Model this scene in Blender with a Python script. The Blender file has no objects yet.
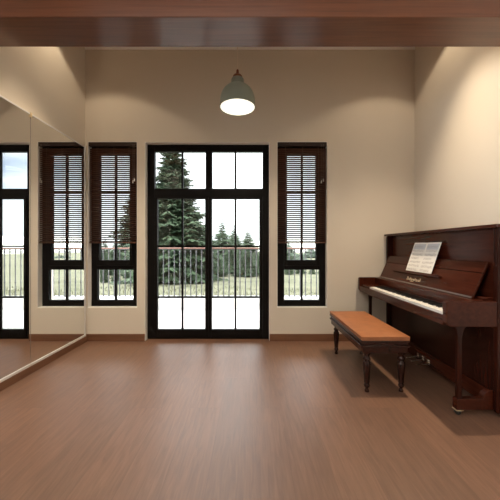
import bpy, bmesh, math, random
from mathutils import Vector, Matrix
random.seed(7)
sc = bpy.context.scene
COL = sc.collection
PI = math.pi

# ------------------------------------------------------------------ constants
F = 285.0                 # focal length in pixels of a 500 px frame
EYE = 1.15                # camera height
D = 3.488                 # depth of the back wall
XL, XR = -2.015, 2.015    # side walls
CEIL = 3.592
REAR = -2.6               # wall behind the camera

# ------------------------------------------------------------------ materials
def mat(name, col=(.8, .8, .8), rough=.5, metal=0.0, spec=.5, coat=0.0, coat_rough=.1, emit=None, estr=0.0):
    m = bpy.data.materials.new(name); m.use_nodes = True
    b = m.node_tree.nodes['Principled BSDF']
    b.inputs['Base Color'].default_value = (*col, 1)
    b.inputs['Roughness'].default_value = rough
    b.inputs['Metallic'].default_value = metal
    b.inputs['Specular IOR Level'].default_value = spec
    b.inputs['Coat Weight'].default_value = coat
    b.inputs['Coat Roughness'].default_value = coat_rough
    if emit:
        b.inputs['Emission Color'].default_value = (*emit, 1)
        b.inputs['Emission Strength'].default_value = estr
    return m

def nd(m, t, **kw):
    n = m.node_tree.nodes.new(t)
    for k, v in kw.items(): setattr(n, k, v)
    return n

def ramp(m, stops):
    r = nd(m, 'ShaderNodeValToRGB')
    e = r.color_ramp.elements
    while len(e) < len(stops): e.new(.5)
    for i, (p, c) in enumerate(stops):
        e[i].position = p; e[i].color = (*c, 1)
    return r

def wood(name, c0, c1, axis, rough=.3, stretch=14, scale=3.0, coat=0.0, coat_rough=.12, bump=.02, spec=.5):
    """long grain along one axis, in object coordinates"""
    m = mat(name, c0, rough, coat=coat, coat_rough=coat_rough, spec=spec)
    L = m.node_tree.links.new
    b = m.node_tree.nodes['Principled BSDF']
    tc = nd(m, 'ShaderNodeTexCoord'); mp = nd(m, 'ShaderNodeMapping')
    s = [stretch] * 3; s['xyz'.index(axis)] = 1.0
    mp.inputs['Scale'].default_value = s
    L(tc.outputs['Object'], mp.inputs['Vector'])
    n1 = nd(m, 'ShaderNodeTexNoise'); n1.inputs['Scale'].default_value = scale
    n1.inputs['Detail'].default_value = 6; n1.inputs['Distortion'].default_value = .6
    L(mp.outputs[0], n1.inputs['Vector'])
    r = ramp(m, [(.3, c0), (.72, c1)])
    L(n1.outputs['Fac'], r.inputs[0]); L(r.outputs[0], b.inputs['Base Color'])
    if bump:
        bp = nd(m, 'ShaderNodeBump'); bp.inputs['Strength'].default_value = bump
        L(n1.outputs['Fac'], bp.inputs['Height']); L(bp.outputs[0], b.inputs['Normal'])
    return m

def plaster(name, c):
    m = mat(name, c, .85, spec=.25)
    L = m.node_tree.links.new; b = m.node_tree.nodes['Principled BSDF']
    tc = nd(m, 'ShaderNodeTexCoord')
    n = nd(m, 'ShaderNodeTexNoise'); n.inputs['Scale'].default_value = 90; n.inputs['Detail'].default_value = 4
    L(tc.outputs['Object'], n.inputs['Vector'])
    n2 = nd(m, 'ShaderNodeTexNoise'); n2.inputs['Scale'].default_value = 1.5
    L(tc.outputs['Object'], n2.inputs['Vector'])
    r = ramp(m, [(.3, tuple(v * .97 for v in c)), (.7, c)])
    L(n2.outputs['Fac'], r.inputs[0]); L(r.outputs[0], b.inputs['Base Color'])
    bp = nd(m, 'ShaderNodeBump'); bp.inputs['Strength'].default_value = .03
    L(n.outputs['Fac'], bp.inputs['Height']); L(bp.outputs[0], b.inputs['Normal'])
    return m

def floor_mat():
    m = mat('walnut_planks', (.2, .1, .06), .36, spec=.9)
    L = m.node_tree.links.new; b = m.node_tree.nodes['Principled BSDF']
    tc = nd(m, 'ShaderNodeTexCoord'); sep = nd(m, 'ShaderNodeSeparateXYZ'); cmb = nd(m, 'ShaderNodeCombineXYZ')
    L(tc.outputs['Object'], sep.inputs[0])
    L(sep.outputs['Y'], cmb.inputs['X']); L(sep.outputs['X'], cmb.inputs['Y'])
    br = nd(m, 'ShaderNodeTexBrick'); br.offset = .37; br.offset_frequency = 2
    br.inputs['Scale'].default_value = 1.0
    br.inputs['Brick Width'].default_value = 1.25; br.inputs['Row Height'].default_value = .21
    br.inputs['Mortar Size'].default_value = .0011; br.inputs['Mortar Smooth'].default_value = .3
    br.inputs['Color1'].default_value = (0, 0, 0, 1); br.inputs['Color2'].default_value = (1, 1, 1, 1)
    br.inputs['Mortar'].default_value = (.5, .5, .5, 1)
    L(cmb.outputs[0], br.inputs['Vector'])
    # grain: shifted per plank
    mp = nd(m, 'ShaderNodeMapping'); mp.inputs['Scale'].default_value = (24, 1.9, 1)
    L(tc.outputs['Object'], mp.inputs['Vector'])
    mul = nd(m, 'ShaderNodeVectorMath', operation='SCALE'); mul.inputs['Scale'].default_value = 9.0
    L(br.outputs['Color'], mul.inputs[0])
    add = nd(m, 'ShaderNodeVectorMath', operation='ADD')
    L(mp.outputs[0], add.inputs[0]); L(mul.outputs[0], add.inputs[1])
    n = nd(m, 'ShaderNodeTexNoise'); n.inputs['Scale'].default_value = 2.2; n.inputs['Detail'].default_value = 7
    n.inputs['Distortion'].default_value = .9
    L(add.outputs[0], n.inputs['Vector'])
    r = ramp(m, [(.22, FLOOR0), (.5, FLOOR1), (.8, FLOOR2)])
    L(n.outputs['Fac'], r.inputs[0])
    mx = nd(m, 'ShaderNodeMix', data_type='RGBA', blend_type='MULTIPLY'); mx.inputs['Factor'].default_value = 1
    rv = ramp(m, [(0, (.88, .88, .88)), (1, (1.06, 1.04, 1.02))])
    L(br.outputs['Color'], rv.inputs[0])
    L(r.outputs[0], mx.inputs['A']); L(rv.outputs[0], mx.inputs['B'])
    mo = nd(m, 'ShaderNodeMix', data_type='RGBA'); mo.inputs['B'].default_value = (.10, .05, .03, 1)
    fm = nd(m, 'ShaderNodeMath', operation='MULTIPLY'); fm.inputs[1].default_value = .7
    L(br.outputs['Fac'], fm.inputs[0]); L(fm.outputs[0], mo.inputs['Factor'])
    L(mx.outputs['Result'], mo.inputs['A'])
    L(mo.outputs['Result'], b.inputs['Base Color'])
    rr = nd(m, 'ShaderNodeMapRange'); rr.inputs['To Min'].default_value = .38; rr.inputs['To Max'].default_value = .47
    L(n.outputs['Fac'], rr.inputs['Value']); L(rr.outputs[0], b.inputs['Roughness'])
    bp = nd(m, 'ShaderNodeBump'); bp.inputs['Strength'].default_value = .02
    L(n.outputs['Fac'], bp.inputs['Height']); L(bp.outputs[0], b.inputs['Normal'])
    return m

def glass_mat():
    m = bpy.data.materials.new('window_glass'); m.use_nodes = True
    nt = m.node_tree; nt.nodes.clear(); L = nt.links.new
    out = nd(m, 'ShaderNodeOutputMaterial'); mix = nd(m, 'ShaderNodeMixShader')
    tr = nd(m, 'ShaderNodeBsdfTransparent'); tr.inputs[0].default_value = (.95, .97, .96, 1)
    gl = nd(m, 'ShaderNodeBsdfGlossy'); gl.inputs['Roughness'].default_value = .01
    fr = nd(m, 'ShaderNodeFresnel'); fr.inputs['IOR'].default_value = 1.45
    L(fr.outputs[0], mix.inputs[0]); L(tr.outputs[0], mix.inputs[1]); L(gl.outputs[0], mix.inputs[2])
    L(mix.outputs[0], out.inputs[0])
    return m

def noisy(name, c0, c1, scale, rough=.8, spec=.2, detail=4, bump=0):
    m = mat(name, c0, rough, spec=spec)
    L = m.node_tree.links.new; b = m.node_tree.nodes['Principled BSDF']
    tc = nd(m, 'ShaderNodeTexCoord'); n = nd(m, 'ShaderNodeTexNoise')
    n.inputs['Scale'].default_value = scale; n.inputs['Detail'].default_value = detail
    L(tc.outputs['Object'], n.inputs['Vector'])
    r = ramp(m, [(.32, c0), (.68, c1)])
    L(n.outputs['Fac'], r.inputs[0]); L(r.outputs[0], b.inputs['Base Color'])
    if bump:
        bp = nd(m, 'ShaderNodeBump'); bp.inputs['Strength'].default_value = bump
        L(n.outputs['Fac'], bp.inputs['Height']); L(bp.outputs[0], b.inputs['Normal'])
    return m

FLOOR0, FLOOR1, FLOOR2 = (.130, .066, .042), (.180, .094, .060), (.230, .125, .082)
M = dict(
    wall=plaster('cream_plaster', (.70, .638, .55)),
    ceil=plaster('ceiling_plaster', (.70, .62, .52)),
    facade=plaster('white_render', (.80, .79, .77)),
    floor=floor_mat(),
    beam=wood('beam_wood', (.105, .030, .012), (.165, .052, .021), 'x', .3, 30, 2.0, coat=.3, coat_rough=.2),
    skirt=wood('skirting_wood', (.13, .058, .030), (.20, .092, .048), 'x', .4, 20),
    skirt_y=wood('skirting_wood_side', (.13, .058, .030), (.20, .092, .048), 'y', .4, 20),
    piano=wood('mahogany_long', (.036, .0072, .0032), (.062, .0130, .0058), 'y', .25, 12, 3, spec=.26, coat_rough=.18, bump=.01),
    piano_shaded=wood('mahogany_upright_shaded', (.018, .0037, .0020), (.032, .0066, .0033), 'z', .25, 12, 3, spec=.22, coat_rough=.18, bump=.01),  # darker copy: shade on ends, legs and lower panel put into the colour
    bench=wood('bench_wood', (.022, .006, .004), (.046, .012, .007), 'y', .25, 10, 4, spec=.4, bump=.01),
    bench_z=wood('bench_leg_wood', (.016, .0045, .003), (.034, .009, .0055), 'z', .25, 10, 4, spec=.35, bump=.01),
    leather=noisy('tan_leather', (.29, .108, .042), (.36, .138, .054), 14, .5, .4, bump=.05),
    black=mat('black_frame', (.006, .005, .005), .5, spec=.12),
    glass=glass_mat(),
    blind=wood('blind_slat_wood', (.065, .022, .011), (.105, .038, .019), 'x', .4, 20, 3, bump=0),
    cord=mat('blind_cord', (.22, .17, .14), .7),
    tassel=mat('tassel', (.62, .58, .54), .5),
    mirror=mat('mirror_silver', (.90, .91, .90), 0.0, 1.0),
    silver=mat('brushed_silver', (.80, .79, .78), .4, .25),
    white_key=mat('ivory', (.90, .88, .84), .2, spec=.5),
    black_key=mat('ebony', (.006, .006, .006), .25),
    edge=mat('dark_edge_metal', (.22, .20, .19), .35, .6),
    rail_dark=wood('head_rail_wood', (.016, .007, .005), (.026, .011, .008), 'x', .45, 20, 3, bump=0),
    lining=mat('pale_lining', (.86, .845, .82), .6),
    brass=mat('brass', (.80, .66, .42), .35, .6),
    chrome=mat('chrome', (.85, .83, .80), .18, 1.0),
    gold=mat('gold_leaf', (.78, .64, .44), .4, .6),
    felt=mat('dark_felt', (.02, .005, .005), .9),
    rubber=mat('dark_wheel', (.01, .009, .008), .5),
    paper=noisy('paper', (.84, .84, .82), (.88, .87, .84), 6, .75, .2),
    ink=mat('printed_ink', (.36, .34, .35), .8),
    blueprint=mat('printed_tint', (.56, .60, .66), .8),
    shade=mat('grey_green_enamel', (.27, .30, .25), .42, spec=.4),
    lampwood=wood('lamp_wood', (.16, .045, .018), (.26, .08, .03), 'z', .4, 10),
    diffuser=mat('lamp_diffuser', (.9, .88, .8), .6, emit=(1, .95, .82), estr=1.15),
    trim=mat('pale_trim', (.88, .87, .86), .4),
    copper=mat('terracotta_handrail', (.20, .085, .060), .5),
    iron=mat('grey_iron', (.055, .055, .06), .5, .2),
    deck=noisy('pale_stone', (.44, .415, .40), (.49, .465, .45), 5, .8),
    grass=noisy('meadow', (.075, .076, .046), (.125, .118, .08), .9, .95, .1, 8),
    blade=noisy('meadow_blades', (.070, .078, .04), (.125, .118, .076), .6, .9, .1),
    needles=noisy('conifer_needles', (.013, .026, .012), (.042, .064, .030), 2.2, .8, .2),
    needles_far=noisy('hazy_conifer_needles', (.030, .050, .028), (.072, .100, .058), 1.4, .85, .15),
    needles_pale=noisy('hazy_pale_needles', (.07, .095, .07), (.13, .16, .12), 1.4, .9, .1),  # haze of distance mixed into the needle colour
    bark=noisy('bark', (.05, .035, .025), (.10, .075, .055), 8, .9),
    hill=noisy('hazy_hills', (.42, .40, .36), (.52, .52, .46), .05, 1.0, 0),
)

# ------------------------------------------------------------------ mesh helpers
def new(): return bmesh.new()

def box(bm, x0, x1, y0, y1, z0, z1):
    v = [bm.verts.new(p) for p in ((x0, y0, z0), (x1, y0, z0), (x1, y1, z0), (x0, y1, z0),
                                   (x0, y0, z1), (x1, y0, z1), (x1, y1, z1), (x0, y1, z1))]
    for f in ((0, 3, 2, 1), (4, 5, 6, 7), (0, 1, 5, 4), (1, 2, 6, 5), (2, 3, 7, 6), (3, 0, 4, 7)):
        bm.faces.new([v[i] for i in f])
    return bm

def prism(bm, pts, a0, a1, axis='y'):
    """2D outline extruded along an axis. axis y: pts are (x,z); axis x: (y,z); axis z: (x,y)"""
    def P(p, a):
        return {'y': (p[0], a, p[1]), 'x': (a, p[0], p[1]), 'z': (p[0], p[1], a)}[axis]
    A = [bm.verts.new(P(p, a0)) for p in pts]; B = [bm.verts.new(P(p, a1)) for p in pts]
    n = len(pts)
    bm.faces.new(A[::-1]); bm.faces.new(B)
    for i in range(n):
        j = (i + 1) % n
        bm.faces.new([A[i], A[j], B[j], B[i]])
    bmesh.ops.recalc_face_normals(bm, faces=bm.faces)
    return bm

def lathe(bm, prof, cx, cy, seg=24, cap=True):
    """prof: list of (r, z)"""
    rings = []
    for r, z in prof:
        rings.append([bm.verts.new((cx + r * math.cos(2 * PI * k / seg), cy + r * math.sin(2 * PI * k / seg), z)) for k in range(seg)])
    for a, b in zip(rings, rings[1:]):
        for k in range(seg):
            bm.faces.new([a[k], a[(k + 1) % seg], b[(k + 1) % seg], b[k]])
    if cap:
        bm.faces.new(rings[0][::-1]); bm.faces.new(rings[-1])
    bmesh.ops.recalc_face_normals(bm, faces=bm.faces)
    return bm

def tube(bm, pts, r, seg=8):
    rings = []
    pts = [Vector(p) for p in pts]
    for i, p in enumerate(pts):
        d = (pts[min(i + 1, len(pts) - 1)] - pts[max(i - 1, 0)]).normalized()
        u = d.orthogonal().normalized() if i == 0 else (u - d * u.dot(d)).normalized()
        w = d.cross(u); rr = r[i] if isinstance(r, (list, tuple)) else r
        rings.append([bm.verts.new(p + (u * math.cos(2 * PI * k / seg) + w * math.sin(2 * PI * k / seg)) * rr) for k in range(seg)])
    for a, b in zip(rings, rings[1:]):
        for k in range(seg):
            bm.faces.new([a[k], a[(k + 1) % seg], b[(k + 1) % seg], b[k]])
    bm.faces.new(rings[0][::-1]); bm.faces.new(rings[-1])
    return bm

def origin(o):
    p = Vector()
    while o: p += o.location; o = o.parent
    return p

def obj(name, bm, m, parent=None, bevel=0.0, smooth=False, seg=2, at=None):
    """link a bmesh given in world coordinates as ONE mesh object"""
    base = origin(parent) if parent else Vector()
    loc = Vector(at) if at is not None else base
    bmesh.ops.translate(bm, vec=-loc, verts=bm.verts)
    me = bpy.data.meshes.new(name); bm.to_mesh(me); bm.free()
    me.materials.append(M[m] if isinstance(m, str) else m)
    if smooth:
        for p in me.polygons: p.use_smooth = True
        try: me.set_sharp_from_angle(angle=math.radians(40))
        except Exception: pass
    o = bpy.data.objects.new(name, me); COL.objects.link(o)
    o.location = loc - base
    if parent: o.parent = parent
    if bevel:
        b = o.modifiers.new('bevel', 'BEVEL'); b.width = bevel; b.segments = seg; b.limit_method = 'ANGLE'
        b.angle_limit = math.radians(40); b.harden_normals = False
    return o

def tag(o, label, cat, group=None, kind=None):
    o['label'] = label; o['category'] = cat
    if group: o['group'] = group
    if kind: o['kind'] = kind
    return o

def thing(name, loc, label, cat, group=None):
    o = bpy.data.objects.new(name, None); COL.objects.link(o); o.location = loc
    o.empty_display_size = .1
    return tag(o, label, cat, group)

def struct(name, bm, m, label=None, cat=None, **kw):
    o = obj(name, bm, m, **kw); o['kind'] = 'structure'
    if label: o['label'] = label
    if cat: o['category'] = cat
    return o

# ------------------------------------------------------------------ room shell
OW = D + .28                                   # outer face of the back wall
struct('floor', box(new(), XL - .3, XR + .3, REAR - .2, OW, -.12, 0), 'floor', 'walnut-toned plank floor of the room', 'floor')
struct('ceiling', box(new(), XL - .3, XR + .3, REAR - .2, OW, CEIL, CEIL + .12), 'ceil', 'cream plaster ceiling hidden above the wooden beam', 'ceiling')
SW = (-1.7, 1.2, .45, 2.65)                   # unseen opening added in the left wall for side light: y0, y1, z0, z1
bm = new()
box(bm, XL - .25, XL, REAR, SW[0], 0, CEIL); box(bm, XL - .25, XL, SW[1], D, 0, CEIL)
box(bm, XL - .25, XL, SW[0], SW[1], 0, SW[2]); box(bm, XL - .25, XL, SW[0], SW[1], SW[3], CEIL)
struct('wall_left', bm, 'wall', 'cream plaster wall above and behind the mirror', 'wall')
struct('wall_right', box(new(), XR, XR + .25, REAR, D, 0, CEIL), 'wall', 'cream plaster wall behind the piano', 'wall')
struct('wall_rear', box(new(), XL - .25, XR + .25, REAR - .2, REAR, 0, CEIL), 'wall', 'cream plaster wall behind the camera', 'wall')

WIN_L = (-1.986, -1.381, .406, 2.440)
WIN_R = (.332, .947, .406, 2.440)
DOOR = (-1.286, .240, 0.0, 2.433)
def back_wall(y0, y1):
    bm = new()
    holes = [WIN_L, DOOR, WIN_R]
    xs = sorted({XL - .25, XR + .25, *[h[0] for h in holes], *[h[1] for h in holes]})
    for a, b in zip(xs, xs[1:]):
        h = next((h for h in holes if h[0] <= a + 1e-6 and h[1] >= b - 1e-6), None)
        if h is None: box(bm, a, b, y0, y1, -.12, CEIL + .0)
        else:
            if h[2] > 0: box(bm, a, b, y0, y1, -.12, h[2])
            else: box(bm, a, b, y0, y1, -.12, -.03)
            box(bm, a, b, y0, y1, h[3], CEIL)
    bmesh.ops.remove_doubles(bm, verts=bm.verts, dist=1e-5)
    return bm
struct('wall_back', back_wall(D, OW), 'wall', 'cream plaster wall with the glazed door between two tall windows', 'wall')

# wooden header beam and the wall above it
BY0, BY1, BZ = 1.826, 2.10, 2.624
struct('trim_1', box(new(), XL, XR, BY0, BY1, BZ, 3.02), 'beam', 'dark red-brown wooden beam across the top of the view', 'beam', bevel=.004)
struct('wall_header', box(new(), XL, XR, BY0 + .02, BY1 - .02, 3.02, CEIL), 'wall', 'plaster wall strip above the wooden beam', 'wall')
struct('trim_2', box(new(), XL, XR, D - .012, D, 3.566, CEIL), 'trim', 'thin pale trim line along the top of the back wall', 'trim')

def skirting(name, x0, x1, lab):
    struct(name, box(new(), x0, x1, D - .014, D, 0, .088), 'skirt', lab, 'baseboard', bevel=.003)
skirting('baseboard_left', XL, DOOR[0], 'brown baseboard left of the glazed door, under the left window')
skirting('baseboard_back', DOOR[1], XR, 'brown baseboard right of the glazed door, under the right window')
struct('baseboard_right', box(new(), XR - .014, XR, REAR, D - .015, 0, .088), 'skirt_y', 'brown baseboard along the wall behind the piano', 'baseboard', bevel=.003)
struct('trim_3', box(new(), XL, XL + .032, REAR, D - .015, 0, .068), 'skirt_y', 'low brown wooden plinth along the floor under the mirror', 'plinth', bevel=.003)

# pale lining of the reveals
k = 4
for nme, W in (('left window', WIN_L), ('right window', WIN_R), ('glazed door', DOOR)):
    bm = new(); x0, x1, z0, z1 = W; e = .004
    box(bm, x0, x0 + e, D + .0005, D + .0755, z0, z1); box(bm, x1 - e, x1, D + .0005, D + .0755, z0, z1)
    box(bm, x0 + e, x1 - e, D + .0005, D + .0755, z1 - e, z1)
    if z0 > 0: box(bm, x0 + e, x1 - e, D + .0005, D + .0755, z0, z0 + e)
    struct('trim_%d' % k, bm, 'lining', 'pale reveal lining around the ' + nme, 'trim'); k += 1
# ------------------------------------------------------------------ windows and door
FY0, FY1 = D + .076, D + .136
def ring(bm, x0, x1, z0, z1, wl, wr, wb, wt, y0, y1):
    box(bm, x0, x0 + wl, y0, y1, z0, z1); box(bm, x1 - wr, x1, y0, y1, z0, z1)
    box(bm, x0 + wl, x1 - wr, y0, y1, z0, z0 + wb); box(bm, x0 + wl, x1 - wr, y0, y1, z1 - wt, z1)
    return bm
def bar(bm, x0, x1, z0, z1, y0, y1): return box(bm, x0, x1, y0, y1, z0, z1)

def window(name, W, up, lo, vx, hz, lab):
    x0, x1, z0, z1 = W
    tz0, tz1 = lo[3], up[2]
    bm = ring(new(), x0, x1, z0, z1, lo[0] - x0, x1 - lo[1], lo[2] - z0, .05, FY0, FY1)
    bar(bm, lo[0], lo[1], tz0, tz0 + .05, FY0, FY1)
    root = struct(name, bm, 'black', lab, 'window', bevel=.003)
    s = ring(new(), lo[0] + .001, lo[1] - .001, tz0 + .051, z1 - .051, up[0] - lo[0], lo[1] - up[1], up[2] - tz0 - .05, z1 - .05 - up[3], FY0 - .012, FY1 - .01)
    sash = obj('sash', s, 'black', root, bevel=.003)
    b = new(); bar(b, vx - .011, vx + .011, up[2], up[3], FY0 + .005, FY0 + .035); bar(b, up[0], vx - .011, hz - .011, hz + .011, FY0 + .005, FY0 + .035)
    bar(b, vx + .011, up[1], hz - .011, hz + .011, FY0 + .005, FY0 + .035)
    obj('glazing_bars', b, 'black', root)
    obj('glazing_bars', bar(new(), vx - .011, vx + .011, lo[2], lo[3], FY0 + .005, FY0 + .035), 'black', root)
    obj('glass_pane', bar(new(), up[0] - .004, up[1] + .004, up[2] - .004, up[3] + .004, FY0 + .036, FY0 + .042), 'glass', root)
    obj('glass_pane', bar(new(), lo[0] - .004, lo[1] + .004, lo[2] - .004, lo[3] + .004, FY0 + .036, FY0 + .042), 'glass', root)
    return root
window('window_1', WIN_L, (-1.882, -1.500, .987, 2.312), (-1.912, -1.461, .484, .866), -1.683, 1.845, 'tall black-framed window left of the door, beside the mirror')
window('window_2', WIN_R, (.460, .826, .987, 2.308), (.427, .872, .484, .866), .650, 1.846, 'tall black-framed window right of the door, near the piano')

x0, x1, z0, z1 = DOOR
CX0, CX1 = -.555, -.476                      # central post
bm = ring(new(), x0, x1, z0, z1, -1.195 - x0, x1 - .160, .03, z1 - 2.346, FY0, FY1)
bar(bm, -1.195, .160, 1.775, 1.880, FY0, FY1)
bar(bm, CX0, CX1, 1.880, 2.346, FY0, FY1)
door = struct('door_1', bm, 'black', 'black-framed glazed double door with transom in the back wall', 'door', bevel=.003)
cm = (CX0 + CX1) / 2
for (a, b, pa, pb, vx) in ((-1.193, cm - .001, -1.157, -.560, -.848), (cm + .001, .158, -.478, .118, -.182)):
    lf = obj('door_leaf', ring(new(), a, b, .032, 1.773, pa - a, b - pb, .118 - .032, 1.773 - 1.752, FY0 - .01, FY1 - .012), 'black', door, bevel=.003)
    g = new()
    Y0, Y1 = FY0 + .004, FY0 + .034
    bar(g, vx - .011, vx + .011, .118, 1.752, Y0, Y1)
    for hz in (1.160, .521):
        bar(g, pa, vx - .011, hz - .011, hz + .011, Y0, Y1); bar(g, vx + .011, pb, hz - .011, hz + .011, Y0, Y1)
    obj('glazing_bars', g, 'black', lf)
    obj('glass_pane', bar(new(), pa - .004, pb + .004, .114, 1.756, FY0 + .0345, FY0 + .041), 'glass', lf)
for (pa, pb, vx) in ((-1.197, -.555, -.848), (-.476, .162, -.182)):
    obj('glazing_bars', bar(new(), vx - .011, vx + .011, 1.880, 2.346, FY0 + .004, FY0 + .034), 'black', door)
    obj('glass_pane', bar(new(), pa - .004, pb + .004, 1.876, 2.350, FY0 + .0345, FY0 + .041), 'glass', door)

# window made up for side light, outside the view
y0, y1, z0, z1 = SW
bm = new()
for a, b in ((y0, y0 + .07), (y1 - .07, y1), ((y0 + y1) / 2 - .035, (y0 + y1) / 2 + .035)): box(bm, XL - .16, XL - .10, a, b, z0, z1)
for a, b in ((z0, z0 + .07), (z1 - .07, z1)):
    box(bm, XL - .16, XL - .10, y0 + .07, (y0 + y1) / 2 - .035, a, b); box(bm, XL - .16, XL - .10, (y0 + y1) / 2 + .035, y1 - .07, a, b)
sw = struct('side_light_window', bm, 'black', 'unseen black-framed window added in the left wall for side light', 'window', bevel=.003)
for a, b in ((y0 + .066, (y0 + y1) / 2 - .031), ((y0 + y1) / 2 + .031, y1 - .066)):
    obj('glass_pane', box(new(), XL - .133, XL - .127, a, b, z0 + .066, z1 - .066), 'glass', sw)

# ------------------------------------------------------------------ blinds
def blind(W, lab, cords):
    x0, x1 = W[0] + .006, W[1] - .006
    zt = W[3] - .004; zb = 1.196
    yc = D + .025
    t = thing('window_blind', ((x0 + x1) / 2, yc, zb), lab, 'blind', 'wooden blinds on the two tall windows')
    obj('head_rail', box(new(), x0, x1, yc - .022, yc + .022, zt - .05, zt), 'rail_dark', t, bevel=.003)
    bm = new(); pitch = .0246; n = int((zt - .055 - zb - .02) / pitch)
    tilt = -math.radians(26)
    for k in range(n):
        z = zb + .024 + k * pitch
        hw = .0125
        p = []
        for u in (-1, 0, 1):
            p.append((yc + u * hw * math.cos(tilt), z + u * hw * math.sin(tilt) + (0.0016 if u == 0 else 0)))
        lo = [(a, b - .0018) for a, b in p]; hi = [(a, b + .0018) for a, b in p]
        prism(bm, lo + hi[::-1], x0 + .003, x1 - .003, 'x')
    obj('slats', bm, 'blind', t)
    obj('bottom_rail', box(new(), x0 + .002, x1 - .002, yc - .013, yc + .013, zb, zb + .014), 'blind', t, bevel=.003)
    for x in (x0 + .10, (x0 + x1) / 2 + .01, x1 - .10):
        bm = new()
        for y in (yc - .0145, yc + .0145): tube(bm, [(x, y, zb + .007), (x, y, zt - .04)], .0009, 5)
        obj('ladder_cord', bm, 'cord', t)
    for (x, z) in cords:
        c = obj('pull_cord', tube(new(), [(x, yc - .026, zt - .03), (x + .001, yc - .028, (zt + z) / 2), (x, yc - .028, z)], .0016, 6), 'cord', t)
        obj('tassel', lathe(new(), [(.002, z + .004), (.0055, z - .003), (.0075, z - .028), (.006, z - .036), (.001, z - .038)], x, yc - .028, 10), 'tassel', c, smooth=True)
blind(WIN_L, 'dark brown wooden blind half lowered over the window beside the mirror', [(-1.432, 1.965), (-1.416, 1.99)])
blind(WIN_R, 'dark brown wooden blind half lowered over the window nearer the piano', [(.872, 1.965), (.897, 1.985)])

# ------------------------------------------------------------------ mirror
MX = XL + .024
t = thing('wall_mirror', (XL, 2.0, .07), 'large silver-edged wall mirror on the left wall reflecting the windows', 'mirror')
MZ0, MZ1 = .094, 2.348
ends = [3.425, 2.586, 1.74, .89, .04]
for a, b in zip(ends, ends[1:]):
    obj('mirror_glass', box(new(), XL + .002, MX, b + .002, a - .002, MZ0, MZ1), 'mirror', t)
obj('bottom_frame', box(new(), XL + .002, MX + .006, ends[-1], ends[0] + .03, .069, MZ0), 'silver', t, bevel=.002)
obj('top_frame', box(new(), XL + .002, MX + .004, ends[-1], ends[0] + .03, MZ1, MZ1 + .016), 'silver', t, bevel=.002)
obj('end_frame', box(new(), XL + .002, MX + .004, ends[0], ends[0] + .03, MZ0, MZ1), 'silver', t, bevel=.002)
for y in ends[1:-1]:
    obj('joint_strip', box(new(), XL + .003, MX + .0012, y - .002, y + .002, MZ0, MZ1), 'edge', t)
    obj('mirror_clip', box(new(), MX - .004, MX + .008, y - .012, y + .012, MZ1 - .022, MZ1 + .02), 'brass', t, bevel=.002)

# ------------------------------------------------------------------ pendant lamp
LX, LY, LZ = -.114, 2.61, 2.425
t = thing('pendant_lamp', (LX, LY, LZ), 'grey-green dome pendant lamp lit and hanging on a thin cord', 'lamp')
outer = [(.163, 2.425), (.163, 2.437), (.161, 2.460), (.159, 2.495), (.153, 2.530), (.142, 2.560), (.126, 2.585), (.104, 2.607), (.080, 2.620), (.064, 2.627), (.0585, 2.636), (.0585, 2.680), (.052, 2.690), (.022, 2.694)]
inner = [(max(r - .004, .005), z - .003) for r, z in outer[1:]]
prof = outer + inner[::-1] + [(.159, 2.425)]
bm = new(); lathe(bm, prof + [prof[0]], LX, LY, 48, cap=False); bmesh.ops.remove_doubles(bm, verts=bm.verts, dist=1e-6)
obj('lamp_shade', bm, 'shade', t, smooth=True)
dz = LZ + .003
obj('diffuser', lathe(new(), [(.002, dz - .030), (.05, dz - .0275), (.10, dz - .020), (.135, dz - .010), (.156, dz), (.150, dz + .006), (.002, dz + .008)], LX, LY, 48), 'diffuser', t, smooth=True)
obj('wooden_cap', lathe(new(), [(.043, 2.6905), (.043, 2.712), (.035, 2.722), (.014, 2.731), (.0115, 2.765), (.008, 2.774)], LX, LY, 20), 'lampwood', t, smooth=True)
obj('cord', tube(new(), [(LX, LY, 2.772), (LX, LY, CEIL - .02)], .0032, 8), mat('pale_cord', (.75, .66, .56), .6), t, smooth=True)
obj('ceiling_rose', lathe(new(), [(.045, CEIL - .022), (.05, CEIL - .016), (.05, CEIL - .001)], LX, LY, 24), 'shade', t, smooth=True)

# ------------------------------------------------------------------ upright piano
PY0, PY1 = 1.900, 3.459
BX = 1.650
pn = thing('upright_piano', (1.7, (PY0 + PY1) / 2, 0), 'dark mahogany upright piano with open fallboard against the right wall', 'piano')
for (a, b) in ((PY0, PY0 + .035), (PY1 - .035, PY1)):
    obj('side_panel', box(new(), BX, 1.985, a, b, .035, 1.278), 'piano_shaded', pn, bevel=.006)
YI0, YI1 = PY0 + .036, PY1 - .036
obj('upper_panel', box(new(), 1.705, 1.722, YI0, YI1, .80, 1.277), 'piano', pn)
obj('back_panel', box(new(), 1.965, 1.983, YI0, YI1, .05, 1.277), 'piano', pn)
obj('top_lid', box(new(), 1.632, 1.992, PY0 - .016, PY1 + .014, 1.2785, 1.304), 'piano', pn, bevel=.007, seg=3)
obj('lower_panel', box(new(), 1.680, 1.695, YI0, YI1, .152, .613), 'piano_shaded', pn)
obj('panel_rail', box(new(), 1.670, 1.695, YI0, YI1, .590, .6145), 'piano', pn, bevel=.003)
obj('kick_rail', box(new(), 1.664, 1.70, YI0, YI1, .040, .1515), 'piano', pn, bevel=.004)
obj('bottom_board', box(new(), 1.70, 1.964, YI0, YI1, .040, .06), 'piano', pn)
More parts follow.
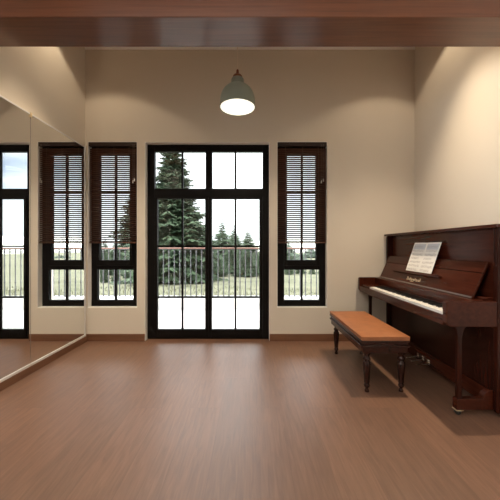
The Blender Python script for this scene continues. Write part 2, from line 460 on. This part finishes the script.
# key bed, slip, arms
AW = .044
obj('key_bed', box(new(), 1.334, 1.70, PY0 + AW, PY1 - AW, .618, .664), 'piano', pn)
obj('key_slip', box(new(), 1.314, 1.3335, PY0 + AW + .0005, PY1 - AW - .0005, .617, .686), 'piano', pn, bevel=.004)
def arm_profile():
    p = [(1.6495, .616), (1.6495, .786), (1.322, .786), (1.312, .776), (1.312, .648)]
    for k in range(1, 7):
        a = k / 6 * PI / 2
        p.append((1.312 + .032 * (1 - math.cos(a)), .648 - .032 * math.sin(a)))
    return p
for (a, b) in ((PY0, PY0 + AW), (PY1 - AW, PY1)):
    obj('key_arm', prism(new(), arm_profile(), a, b), 'piano', pn, bevel=.005)
KY0, KY1 = 1.972, 3.197
obj('key_block', box(new(), 1.335, 1.49, PY0 + AW + .001, KY0 - .002, .6645, .708), 'piano', pn, bevel=.003)
obj('key_block', box(new(), 1.335, 1.49, KY1 + .002, PY1 - AW - .001, .6645, .708), 'piano', pn, bevel=.003)
pitch = (KY1 - KY0) / 52
for k in range(52):
    y = KY0 + k * pitch
    obj('white_key', box(new(), 1.342, 1.489, y + .0005, y + pitch - .0005, .676, .702), 'white_key', pn, bevel=.0012, seg=1)
# bass is at the far end: walk from the far end, A B | C D E F G A B ...
names = 'AB' + 'CDEFGAB' * 7 + 'C'
for k, nme in enumerate(names[:-1]):
    if nme in 'ACDFG':
        y = KY1 - (k + 1) * pitch
        obj('black_key', prism(new(), [(1.394, .7025), (1.489, .7025), (1.489, .7145), (1.400, .7145)], y - .0058, y + .0058), 'black_key', pn, bevel=.0015, seg=1)
obj('felt_strip', box(new(), 1.4895, 1.4935, KY0, KY1, .70, .716), 'felt', pn)
obj('name_board', box(new(), 1.494, 1.70, YI0 + .0095, YI1 - .0095, .6645, .788), 'piano', pn, bevel=.004)
# fallboard (open, leaning back), in the x-z plane
A0 = Vector((1.556, 0, .794)); A1 = Vector((1.633, 0, .967)); A2 = Vector((1.668, 0, 1.046))
FB0, FB1 = 2.000, 3.414
nrm = Vector((-(A1 - A0).z, 0, (A1 - A0).x)).normalized()      # towards the player
def leaf(p, q, th):
    n = Vector((-(q - p).z, 0, (q - p).x)).normalized()
    return [(p.x, p.z), (q.x, q.z), (q.x - n.x * th, q.z - n.z * th), (p.x - n.x * th, p.z - n.z * th)]
fb = obj('fallboard', prism(new(), leaf(A0, A1 - (A1 - A0) * .012, .016), FB0, FB1), 'piano', pn, bevel=.003)
obj('fallboard_flap', prism(new(), leaf(A1 + (A2 - A1) * .02, A2, .018), FB0, FB1), 'piano', pn, bevel=.004)
e0 = A0 - nrm * -.001
obj('edge_strip', prism(new(), [(A0.x - .004, A0.z - .004), (A0.x + .001, A0.z + .0075), (A0.x - .003, A0.z + .009), (A0.x - .008, A0.z - .002)], FB0, FB1), 'edge', fb)
# music ledge on the fallboard
c = A0.lerp(A1, .575); d = (A1 - A0).normalized()
lg = [c + nrm * .0005 - d * .013, c + nrm * .026 - d * .014, c + nrm * .030 + d * .012, c + nrm * .022 + d * .012, c + nrm * .019 + d * .001, c + nrm * .0005 + d * .011]
obj('music_ledge', prism(new(), [(p.x, p.z) for p in lg], 2.38, 3.16), 'piano', pn, bevel=.003)
# side blocks beside the fallboard
obj('fallboard_block', box(new(), 1.59, 1.675, YI0 + .010, FB0 - .006, .7885, .806), 'piano', pn, bevel=.007)
obj('fallboard_block', box(new(), 1.59, 1.675, FB1 + .001, YI1 - .0005, .7885, .806), 'piano', pn, bevel=.002)
# gilt lettering: rows of ornate upright strokes
def on_board(u, v, lift=.0014):                # u to the reader's right (towards -y), v up the board
    p = A0.lerp(A1, .245) + d * v + nrm * lift
    return (p.x, 2.735 - u, p.z)
bm = new()
def stroke(pts, r=.0024): tube(bm, [on_board(*p) for p in pts], r, 5)
u = -.118
rl = random.Random(3)
for k in range(9):
    h = .030 if k in (0, 8) else (.026 if k in (2, 5) else .017); w = .020
    y0 = -.010
    stroke([(u, y0), (u + .001, y0 + h * .5), (u, y0 + h)], .0026)
    stroke([(u, y0 + h), (u + w * .45, y0 + h * .86), (u + w * .7, y0 + h * .55)], .0020)
    if k % 3 == 0: stroke([(u, y0 + .002), (u + w * .4, y0 - .004), (u + w * .75, y0 + .004)], .0022)
    elif k % 3 == 1: stroke([(u + w * .7, y0 + h * .7), (u + w * .66, y0 + .001), (u + w * .85, y0 - .001)], .0024)
    else: stroke([(u, y0 + h * .45), (u + w * .6, y0 + h * .52), (u + w * .55, y0 + .001)], .0020)
    u += w * 1.28
for k in range(6):
    uu = -.055 + k * .010
    stroke([(uu, -.024), (uu + .002, -.018), (uu + .006, -.0185), (uu + .006, -.024)], .0012)
g = obj('gilt_lettering', bm, 'gold', fb); g['label'] = 'gold lettering on the fallboard'
# legs and feet
def leg_profile():
    xl, xr = 1.416, 1.446
    p = []
    for k in range(9):                          # left concave flare, top to bottom
        a = k / 8; p.append((xl - .026 * (1 - a) ** 2.4, .6155 - .105 * a))
    p += [(xl, .116), (xr, .116)]
    for k in range(9):
        a = 1 - k / 8; p.append((xr + .036 * (1 - a) ** 2.4, .6155 - .105 * a))
    return p
def toe_profile():
    p = [(1.406, .040), (1.655, .040), (1.655, .176)]
    for k in range(7):
        a = k / 6 * PI / 2
        p.append((1.648 - .06 * math.sin(a), .176 - .06 * (1 - math.cos(a))))
    p += [(1.412, .116), (1.406, .109)]
    return p
for y in (PY0 + .037, PY1 - .087):
    obj('leg', prism(new(), leg_profile(), y + .004, y + .034), 'piano_shaded', pn, bevel=.004)
    tb = obj('toe_block', prism(new(), toe_profile(), y, y + .044), 'piano', pn, bevel=.004)
    obj('brass_plate', box(new(), 1.404, 1.452, y - .001, y + .045, .0345, .0398), 'brass', tb)
    w = new()
    bmesh.ops.create_cone(w, cap_ends=True, segments=20, radius1=.017, radius2=.017, depth=.022,
                          matrix=Matrix.Translation((1.428, y + .025, .0172)) @ Matrix.Rotation(PI / 2, 4, 'X'))
    obj('caster', w, 'rubber', tb)
    br = prism(new(), [(1.606, .1215), (1.648, .166), (1.641, .171), (1.599, .1265)], y + .006, y + .03)  # pale strip standing in for a highlight on the fillet
    b_ = obj('fillet_highlight', br, 'silver', tb); b_['label'] = 'pale strip for the highlight at the corner of the foot'
for x, y in ((1.82, PY0 + .02), (1.82, PY1 - .02)):
    obj('rear_foot', box(new(), x - .12, x + .12, y - .017, y + .017, 0, .0345), 'rubber', pn)
for y in (2.65, 2.735, 2.82):
    bm = new()
    prism(bm, [(1.663, .078), (1.663, .066), (1.60, .052), (1.555, .046), (1.548, .050), (1.548, .058), (1.60, .066)], y - .011, y + .011)
    obj('pedal', bm, 'chrome', pn, bevel=.003)
    obj('pedal_plate', box(new(), 1.6600, 1.6638, y - .016, y + .016, .055, .10), 'chrome', pn, bevel=.001)

# ------------------------------------------------------------------ sheet music on the ledge
S0 = Vector((1.5925, 0, .9015)); S1 = Vector((1.690, 0, 1.192)); sd = S1 - S0
sn = Vector((-sd.z, 0, sd.x)).normalized()
Y0, Y1 = 2.508, 2.914
def sp(u, v, lift=0.0):       # u 0..1 from far (left page) to near, v 0..1 up
    bend = .006 * (1 - abs(2 * u - 1)) ** 2 - .004
    p = S0 + sd * v + sn * (lift - bend)
    return Vector((p.x, Y1 + (Y0 - Y1) * u, p.z))
def quad(bm, u0, u1, v0, v1, lift, n=1):
    for k in range(n):
        a = u0 + (u1 - u0) * k / n; b = u0 + (u1 - u0) * (k + 1) / n
        bm.faces.new([bm.verts.new(sp(a, v0, lift)), bm.verts.new(sp(b, v0, lift)), bm.verts.new(sp(b, v1, lift)), bm.verts.new(sp(a, v1, lift))])
t = thing('sheet_music', (1.6, 2.71, .9), 'open white sheet music leaning on the piano fallboard ledge', 'sheet music')
for nme, ua, ub in (('left_page', 0, .5), ('right_page', .5, 1)):
    bm = new(); n = 8
    fr = [[bm.verts.new(sp(ua + (ub - ua) * k / n, v, .0)) for v in (0, 1)] for k in range(n + 1)]
    bk = [[bm.verts.new(sp(ua + (ub - ua) * k / n, v, -.0022)) for v in (0, 1)] for k in range(n + 1)]
    for k in range(n):
        bm.faces.new([fr[k][0], fr[k + 1][0], fr[k + 1][1], fr[k][1]]); bm.faces.new([bk[k][1], bk[k + 1][1], bk[k + 1][0], bk[k][0]])
        for j in (0, 1): bm.faces.new([fr[k][j], fr[k + 1][j], bk[k + 1][j], bk[k][j]])
    for k in (0, n): bm.faces.new([fr[k][0], fr[k][1], bk[k][1], bk[k][0]])
    bmesh.ops.recalc_face_normals(bm, faces=bm.faces)
    pg = obj('page', bm, 'paper', t)
    tint = new(); quad(tint, ua + .03, ub - .03, 0.77, .95, .0006, 6); obj('printed_heading', tint, 'blueprint', pg)
    ink = new(); rs = random.Random(11 if ua == 0 else 5)
    for r in range(7):
        vb = .075 + r * .125
        ue = ub - .035 - (0 if r % 3 else rs.uniform(.0, .12))
        for l in range(5): quad(ink, ua + .04, ue, vb + l * .0125, vb + l * .0125 + .0028, .0010, 4)
        uu = ua + .05
        while uu < ue - .02:
            vv = vb + rs.uniform(-.01, .05)
            quad(ink, uu, uu + .011, vv, vv + .013, .0012); quad(ink, uu + .0095, uu + .0115, vv, vv + .045, .0012)
            uu += rs.uniform(.018, .04)
    obj('printed_staves', ink, 'ink', pg)

# ------------------------------------------------------------------ piano bench
bx0, bx1, by0, by1 = .868, 1.246, 2.216, 3.104
bn = thing('piano_bench', ((bx0 + bx1) / 2, (by0 + by1) / 2, 0), 'dark wooden piano bench with tan leather cushion and turned legs', 'bench')
bm = new()          # domed cushion
nx, ny = 12, 20
zt, ztop = .421, .463
g = {}
for i in range(nx + 1):
    for j in range(ny + 1):
        u = i / nx * 2 - 1; v = j / ny * 2 - 1
        e = (1 - abs(u) ** 6) * (1 - abs(v) ** 10)
        g[i, j] = bm.verts.new((bx0 + (bx1 - bx0) * i / nx, by0 + (by1 - by0) * j / ny, ztop - .012 + .012 * e ** .5 + .006 * (1 - u * u) * (1 - v * v)))
for i in range(nx):
    for j in range(ny): bm.faces.new([g[i, j], g[i + 1, j], g[i + 1, j + 1], g[i, j + 1]])
edge = [(i, 0) for i in range(nx)] + [(nx, j) for j in range(ny)] + [(i, ny) for i in range(nx, 0, -1)] + [(0, j) for j in range(ny, 0, -1)]
low = {}
for k in edge:
    co = g[k].co; low[k] = bm.verts.new((co.x + .004 * (1 if co.x < 1.05 else -1) * (abs(co.x - 1.058) > .18), co.y, zt))
for a, b in zip(edge, edge[1:] + edge[:1]): bm.faces.new([g[b], g[a], low[a], low[b]])
bm.faces.new([low[k] for k in edge][::-1])
bmesh.ops.recalc_face_normals(bm, faces=bm.faces)
obj('cushion', bm, 'leather', bn, smooth=True)
# moulded frame: nested rims
def rim(bm, e, z0, z1, th):
    a, b, c_, d_ = bx0 - e, bx1 + e, by0 - e, by1 + e
    box(bm, a, b, c_, c_ + th, z0, z1); box(bm, a, b, d_ - th, d_, z0, z1)
    box(bm, a, a + th, c_ + th, d_ - th, z0, z1); box(bm, b - th, b, c_ + th, d_ - th, z0, z1)
bm = new(); box(bm, bx0 - .002, bx1 + .002, by0 - .002, by1 + .002, .404, .4205)
obj('seat_board', bm, 'bench', bn, bevel=.006, seg=3)
bm = new(); rim(bm, -.008, .384, .4035, .03); obj('upper_moulding', bm, 'bench', bn, bevel=.004)
bm = new(); rim(bm, .002, .366, .3838, .03); obj('middle_moulding', bm, 'bench', bn, bevel=.006, seg=3)
bm = new(); rim(bm, -.012, .320, .3658, .022); obj('apron', bm, 'bench', bn, bevel=.003)
legprof = [(.006, 0.0), (.012, .003), (.0135, .012), (.0105, .022), (.0085, .030), (.0095, .036), (.0165, .044), (.0185, .054), (.0155, .064), (.0125, .070),
           (.0165, .076), (.0175, .082), (.0165, .088), (.0185, .12), (.0225, .18), (.0250, .215), (.0235, .235), (.017, .246), (.0155, .252), (.022, .258), (.0235, .266), (.0215, .274),
           (.0165, .280), (.0155, .292), (.020, .302), (.024, .312), (.024, .320), (.019, .328), (.019, .336), (.021, .3655)]
for x in (bx0 + .060, bx1 - .046):
    for y in (by0 + .048, by1 - .040):
        l = obj('leg', lathe(new(), [(r_ * 1.2, z_) for r_, z_ in legprof[3:]], x, y, 24), 'bench_z', bn, smooth=True)
        obj('foot', lathe(new(), [(.009, 0), (.016, .003), (.0175, .012), (.0135, .0222)], x, y, 20), 'bench_z', l, smooth=True)

# ------------------------------------------------------------------ balcony
RY = 5.50
struct('balcony_floor', box(new(), -6.0, 5.0, OW, RY + .12, -.25, -.03), 'deck', 'pale stone balcony floor outside the glazed door', 'balcony floor')
struct('balcony_curb', box(new(), -6.0, 5.0, RY - .08, RY + .12, -.03, .190), 'facade', 'low white curb under the balcony railing', 'curb', bevel=.006)
struct('facade', box(new(), -6.0, XL - .25, D, OW, -1.6, CEIL + .4), 'facade', None, None)
struct('facade_right', box(new(), XR + .25, 5.0, D, OW, -1.6, CEIL + .4), 'facade', None, None)
for n_ in ('facade', 'facade_right'):
    bpy.data.objects[n_]['label'] = 'white rendered outside wall ' + ('left' if n_ == 'facade' else 'right') + ' of the room'; bpy.data.objects[n_]['category'] = 'wall'
t = thing('balcony_railing', (-.5, RY, .19), 'grey iron balcony railing with terracotta handrail beyond the glass', 'railing')
RX0, RX1 = -3.78, 2.64
obj('handrail', box(new(), RX0 - .05, RX1 + .05, RY - .03, RY + .03, 1.116, 1.138), 'copper', t, bevel=.008)
obj('top_rail', box(new(), RX0 - .05, RX1 + .05, RY - .018, RY + .018, 1.100, 1.1155), 'iron', t)
bp = [(.024, .1905), (.024, .200), (.012, .212), (.0095, .235), (.0095, .44), (.011, .455), (.019, .470), (.011, .486), (.0095, .50), (.0095, .76), (.011, .775),
      (.018, .79), (.011, .806), (.0095, .82), (.0095, 1.02), (.012, 1.04), (.022, 1.055), (.012, 1.072), (.011, 1.0995)]
src = None; k = 0; x = RX0
while x <= RX1 + .001:
    if src is None:
        src = obj('baluster', lathe(new(), bp, x, RY, 8), 'iron', t, smooth=True, at=(x, RY, .19))
    else:
        c = src.copy(); COL.objects.link(c); c.parent = t; c.location.x = x + .5
    x += .1055

# ------------------------------------------------------------------ meadow, hills and conifers
GZ = -1.2
def ground():
    bm = new(); nx, ny = 60, 50; v = {}
    for i in range(nx + 1):
        for j in range(ny + 1):
            x = -70 + 150 * i / nx; y = 5.9 + (j / ny) ** 2 * 120
            z = GZ + .10 * math.sin(x * .35) * math.sin(y * .3) * min(1, max(0, (y - 7) / 8))
            v[i, j] = bm.verts.new((x, y, z))
    for i in range(nx):
        for j in range(ny): bm.faces.new([v[i, j], v[i + 1, j], v[i + 1, j + 1], v[i, j + 1]])
    return bm
struct('ground', ground(), 'grass', 'pale green meadow below the balcony', 'meadow', smooth=True)
bm = new(); rg = random.Random(9)
for k in range(5200):
    y = rg.uniform(8, 16.5) ; x = rg.uniform(-.9, .75) * y
    h = rg.uniform(.06, .20); a = rg.uniform(0, 2 * PI); w = rg.uniform(.012, .03)
    dx, dy = math.cos(a) * w, math.sin(a) * w
    b = GZ + .10 * math.sin(x * .35) * math.sin(y * .3) * min(1, max(0, (y - 7) / 8)) - .01
    bm.faces.new([bm.verts.new((x - dx, y - dy, b)), bm.verts.new((x + dx, y + dy, b)), bm.verts.new((x + rg.uniform(-.05, .05), y + rg.uniform(-.05, .05), b + h))])
tag(obj('meadow_grass', bm, 'blade'), 'thin grass growing over the meadow below the railing', 'grass', kind='stuff')
def hills():
    bm = new(); n = 60; prev = None
    rows = []
    for i in range(n + 1):
        x = -120 + 330 * i / n
        h = 3.0 + 2.0 * math.sin(x * .035 + 1) + 1.2 * math.sin(x * .09) + max(0, (x - 40)) * .10
        rows.append([bm.verts.new((x, y, GZ + h * f)) for y, f in ((118, -.2), (126, .45), (140, 1.0), (170, .7))])
    for a, b in zip(rows, rows[1:]):
        for k in range(3): bm.faces.new([a[k], b[k], b[k + 1], a[k + 1]])
    return bm
struct('hills', hills(), 'hill', 'hazy pale hills on the horizon', 'hills', smooth=True)

def conifer_meshes(h, rad, levels, per, twigs, seed, bare=.06):
    """foliage of drooping boughs with needle sprays, and a tapering trunk; base at the origin"""
    r = random.Random(seed); bm = new()
    def spike(p, q, w):
        p, q = Vector(p), Vector(q); dd = (q - p).normalized(); s = dd.cross(Vector((0, 0, 1)))
        if s.length < 1e-3: s = Vector((1, 0, 0))
        s = s.normalized() * w; upv = Vector((0, 0, w * .55))
        m_ = p.lerp(q, .45)
        a = bm.verts.new(p); b = bm.verts.new(m_ + s); c_ = bm.verts.new(q); d_ = bm.verts.new(m_ - s); e_ = bm.verts.new(m_ + upv)
        bm.faces.new([a, b, e_]); bm.faces.new([b, c_, e_]); bm.faces.new([c_, d_, e_]); bm.faces.new([d_, a, e_])
    for L_ in range(levels):
        f = L_ / (levels - 1)
        z = h * (bare + (1 - bare) * f ** .92)
        R_ = rad * (1 - f) ** 1.05 * r.uniform(.86, 1.12) + .05 * rad * .4
        nb = max(4, int(per * (1 - .45 * f)))
        off = r.uniform(0, 2 * PI)
        for b_ in range(nb):
            a = off + 2 * PI * b_ / nb + r.uniform(-.25, .25); zj = z + r.uniform(-.6, .6) * h / levels
            ln = R_ * r.uniform(.7, 1.12); drop = ln * r.uniform(.10, .34) * (1 - f * .9); lift = ln * .5 * max(0, f - .7)
            ca, sa = math.cos(a), math.sin(a)
            def P(t): return Vector((ca * ln * t, sa * ln * t, zj - drop * t ** 1.3 + .10 * ln * t ** 3 + lift * t))
            spike(P(0), P(1), ln * .10)
            for k in range(twigs):
                t_ = .16 + .84 * (k + .5) / twigs
                p = P(t_); tl = ln * (.34 * (1 - t_ * .55)) * r.uniform(.7, 1.25)
                for sg in (-1, 1):
                    aa = a + sg * r.uniform(.65, 1.1)
                    spike(p, p + Vector((math.cos(aa) * tl, math.sin(aa) * tl, -tl * r.uniform(.10, .55))), tl * r.uniform(.22, .36))
    spike((0, 0, h * .965), (0, 0, h * 1.03), .03 * rad)
    tk = new(); tube(tk, [(0, 0, -.1), (.0, 0, h * .4), (0, 0, h * .97)], [h * .018, h * .012, h * .002], 8)
    return bm, tk
def make_tree(name, x, y, h, rad, det, seed, fm, lab, group=None):
    t = thing(name, (x, y, GZ), lab, 'tree', group)
    f, k = conifer_meshes(h, rad, *det, seed)
    fo = obj('foliage', f, fm, t, at=(0, 0, 0)); fo.location = (0, 0, 0)
    tr = obj('trunk', k, 'bark', t, at=(0, 0, 0)); tr.location = (0, 0, 0)
    return t
def copy_tree(src, x, y, s, rz, lab, group=None):
    c = src.copy(); COL.objects.link(c); c.location = (x, y, GZ); c.scale = (s[0], s[0], s[1]); c.rotation_euler = (0, 0, rz)
    c['label'] = lab
    if group: c['group'] = group
    elif 'group' in c: del c['group']
    for ch in src.children:
        d_ = ch.copy(); COL.objects.link(d_); d_.parent = c
    return c
def px(p, y): return (p - 250) / F * y
TH = lambda ytop, y: EYE + (247 - ytop) / F * y - GZ        # height of a tree whose tip is seen at row ytop
make_tree('conifer', px(173, 20), 20, TH(126, 20), 3.2, (64, 20, 12), 1, 'needles', 'tall dark green conifer filling the left door leaf and transom')
make_tree('conifer', px(139, 34), 34, TH(168, 34), 3.8, (44, 16, 9), 2, 'needles', 'dark conifer partly seen behind the blind of the left window')
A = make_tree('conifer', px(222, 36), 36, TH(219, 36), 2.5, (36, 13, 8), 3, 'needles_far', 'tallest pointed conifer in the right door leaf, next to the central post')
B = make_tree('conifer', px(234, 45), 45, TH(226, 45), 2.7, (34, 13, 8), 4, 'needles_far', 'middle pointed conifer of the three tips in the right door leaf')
hA, hB = TH(219, 36), TH(226, 45)
copy_tree(A, px(248, 51), 51, (1.15, TH(229, 51) / hA), 1.2, 'pointed conifer at the right edge of the right door leaf')
copy_tree(B, px(203, 54), 54, (.9, TH(228, 54) / hB), 2.1, 'conifer tip just left of the central door post, beside the tall dark tree')
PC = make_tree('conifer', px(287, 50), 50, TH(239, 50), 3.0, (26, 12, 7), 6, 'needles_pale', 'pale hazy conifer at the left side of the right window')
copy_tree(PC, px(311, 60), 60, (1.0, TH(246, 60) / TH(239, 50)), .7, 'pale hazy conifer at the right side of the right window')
# belt of low trees under the tips, three staggered rows
LOW = make_tree('conifer', px(216, 23.5), 23.5, TH(246, 23.5), 1.25, (24, 15, 8), 8, 'needles', 'low dark conifer in the belt of trees behind the railing', 'low conifers behind the railing')
hl = TH(246, 23.5)
rt = random.Random(5)
belt = [(100, 23.4), (132, 23.6), (247, 23.2), (116, 26.2), (201, 26.4), (231, 26.0), (261, 26.6), (289, 28), (104, 29.5), (212, 29.2), (241, 29.4), (268, 30.5), (189, 31.5)]
for p, y in belt:
    yt = rt.uniform(235, 243) if p < 255 else rt.uniform(249, 254)
    copy_tree(LOW, px(p + rt.uniform(-1, 1), y), y, (rt.uniform(.95, 1.1), TH(yt, y) / hl), rt.uniform(0, 6), 'low dark conifer in the belt of trees behind the railing', 'low conifers behind the railing')
for p, y, yt in ((104, 18.9, 252), (115.5, 19.2, 254), (127, 21.6, 250)):
    copy_tree(LOW, px(p, y), y, (.27, TH(yt, y) / hl), rt.uniform(0, 6), 'low narrow dark conifer beyond the railing, seen through the left window', 'young conifers seen through the left window')
for p, y, yt, sx_ in ((289, 23.9, 255, .42), (300.5, 24.3, 258, .42), (312, 24.0, 262, .30), (322, 24.6, 263, .36)):
    copy_tree(LOW, px(p, y), y, (sx_, TH(yt, y) / hl), rt.uniform(0, 6), 'low narrow young conifer beyond the railing, seen through the right window', 'young conifers seen through the right window')
for p, y, yt in ((302, 43, 256), (331, 47, 256), (345, 58, 260), (380, 58, 256), (398, 70, 258), (420, 60, 255), (436, 76, 257), (456, 68, 256)):
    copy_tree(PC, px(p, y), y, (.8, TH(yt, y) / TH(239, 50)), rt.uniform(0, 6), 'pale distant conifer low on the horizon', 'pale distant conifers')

# ------------------------------------------------------------------ sky
WEST = 8.5
w = bpy.data.worlds.new('sky'); sc.world = w; w.use_nodes = True
nt = w.node_tree; nt.nodes.clear(); L = nt.links.new
def wn(t_, **kw):
    n = nt.nodes.new(t_)
    for k_, v_ in kw.items(): setattr(n, k_, v_)
    return n
out = wn('ShaderNodeOutputWorld'); bg = wn('ShaderNodeBackground'); tc = wn('ShaderNodeTexCoord')
mp = wn('ShaderNodeMapping'); mp.inputs['Scale'].default_value = (1.6, 1.6, 5.0); mp.inputs['Location'].default_value = (.3, .2, .1)
L(tc.outputs['Generated'], mp.inputs['Vector'])
nz = wn('ShaderNodeTexNoise'); nz.inputs['Scale'].default_value = 1.9; nz.inputs['Detail'].default_value = 6
L(mp.outputs[0], nz.inputs['Vector'])
cr = wn('ShaderNodeValToRGB'); cr.color_ramp.elements[0].position = .30; cr.color_ramp.elements[1].position = .56
L(nz.outputs['Fac'], cr.inputs[0])
# blue opens up towards the right-hand side of the view
sx = wn('ShaderNodeSeparateXYZ'); L(tc.outputs['Generated'], sx.inputs[0])
mr = wn('ShaderNodeMapRange'); mr.inputs['From Min'].default_value = .2; mr.inputs['From Max'].default_value = .7
mr.inputs['To Min'].default_value = 1.0; mr.inputs['To Max'].default_value = 0.0
L(sx.outputs['X'], mr.inputs['Value'])
ad = wn('ShaderNodeMath', operation='ADD', use_clamp=True); L(cr.outputs[0], ad.inputs[0]); L(mr.outputs[0], ad.inputs[1])
mx = wn('ShaderNodeMix', data_type='RGBA'); mx.inputs['A'].default_value = (.68, .92, 1.30, 1); mx.inputs['B'].default_value = (2.0, 2.05, 2.12, 1)
L(ad.outputs[0], mx.inputs['Factor'])
zr = wn('ShaderNodeMapRange'); zr.interpolation_type = 'SMOOTHSTEP'; zr.inputs['From Min'].default_value = .26; zr.inputs['From Max'].default_value = .85
zr.inputs['To Min'].default_value = 1.0; zr.inputs['To Max'].default_value = 5.5
L(sx.outputs['Z'], zr.inputs['Value'])
L(mx.outputs['Result'], bg.inputs['Color']); wr = wn('ShaderNodeMapRange'); wr.interpolation_type = 'SMOOTHSTEP'      # sky brightened on the left to feed the added side window
wr.inputs['From Min'].default_value = -.55; wr.inputs['From Max'].default_value = -.85; wr.inputs['To Min'].default_value = 0; wr.inputs['To Max'].default_value = WEST
L(sx.outputs['X'], wr.inputs['Value'])
sa = wn('ShaderNodeMath', operation='ADD'); L(zr.outputs[0], sa.inputs[0]); L(wr.outputs[0], sa.inputs[1])
L(sa.outputs[0], bg.inputs['Strength']); L(bg.outputs[0], out.inputs[0])

# ------------------------------------------------------------------ lights
def spot(x, y, power, half, blend=.12, col=(1, .795, .55), radius=.05, z=CEIL - .012):
    l = bpy.data.lights.new('down_spot', 'SPOT'); l.energy = power; l.color = col
    l.spot_size = math.radians(half * 2); l.spot_blend = blend; l.shadow_soft_size = radius
    o = bpy.data.objects.new('down_spot', l); COL.objects.link(o); o.location = (x, y, z)
    return o
SP = 25; NP = 320
for x, y, hf in ((1.60, D - .76, 55), (-1.68, D - .74, 56)):      # recessed corner lamps: wide spill and a stronger core
    spot(x, y, SP, hf, .22); spot(x - .08 if x > 0 else x + .32, y - .25, NP, 36, 1.0)
for x in (-1.45, 0, 1.45):  # unseen fill spots added near and behind the camera
    spot(x, -.2, SP * .35, 60, .5); spot(x, -1.7, SP * .2, 60, .5)
pl = bpy.data.lights.new('pendant_bulb', 'SPOT'); pl.energy = 26; pl.color = (1, .80, .55); pl.spot_size = math.radians(150); pl.spot_blend = .6; pl.shadow_soft_size = .10
o = bpy.data.objects.new('pendant_bulb', pl); COL.objects.link(o); o.location = (LX, LY, LZ - .05)
cl = box(new(), -1.75, .55, -1.5, .5, CEIL - .024, CEIL - .001)       # housing added around an unseen fill light
struct('fill_light_housing', cl, 'lining', 'flat white housing added for the unseen fill light behind the wooden beam', 'fill light housing', bevel=.004)
al = bpy.data.lights.new('ceiling_fill', 'AREA'); al.shape = 'RECTANGLE'; al.size = 2.2; al.size_y = 1.9; al.energy = 36; al.color = (1, .95, .89)  # unseen area light added to fill the room
o = bpy.data.objects.new('ceiling_fill', al); COL.objects.link(o); o.location = (-.6, -.5, CEIL - .03)
l = bpy.data.lights.new('sky_portal', 'AREA'); l.shape = 'RECTANGLE'; l.size = SW[3] - SW[2]; l.size_y = SW[1] - SW[0]; l.cycles.is_portal = True
o = bpy.data.objects.new('sky_portal', l); COL.objects.link(o)
o.location = (XL - .26, (SW[0] + SW[1]) / 2, (SW[2] + SW[3]) / 2); o.rotation_euler = (0, -PI / 2, 0)
for (a, b, c_, d_) in (WIN_L, WIN_R, DOOR):       # portals guide the sky light through the openings
    l = bpy.data.lights.new('sky_portal', 'AREA'); l.shape = 'RECTANGLE'; l.size = b - a; l.size_y = d_ - c_
    l.cycles.is_portal = True
    o = bpy.data.objects.new('sky_portal', l); COL.objects.link(o)
    o.location = ((a + b) / 2, OW + .01, (c_ + d_) / 2); o.rotation_euler = (-PI / 2, 0, 0)

# ------------------------------------------------------------------ camera and view
cam = bpy.data.cameras.new('camera'); cam.sensor_width = 36; cam.sensor_fit = 'HORIZONTAL'
cam.lens = 36 * F / 500; cam.shift_y = -3 / 500; cam.clip_end = 600; cam.clip_start = .02
co = bpy.data.objects.new('camera', cam); COL.objects.link(co)
co.location = (0, 0, EYE); co.rotation_euler = (PI / 2, 0, 0)
sc.camera = co
sc.view_settings.view_transform = 'Standard'; sc.view_settings.look = 'None'
sc.view_settings.gamma = 1; sc.view_settings.use_curve_mapping = False
sc.view_settings.exposure = 0.0
try:
    sc.cycles.use_denoising = True; sc.cycles.max_bounces = 12; sc.cycles.transparent_max_bounces = 16
    sc.cycles.sample_clamp_indirect = 6
except Exception: pass
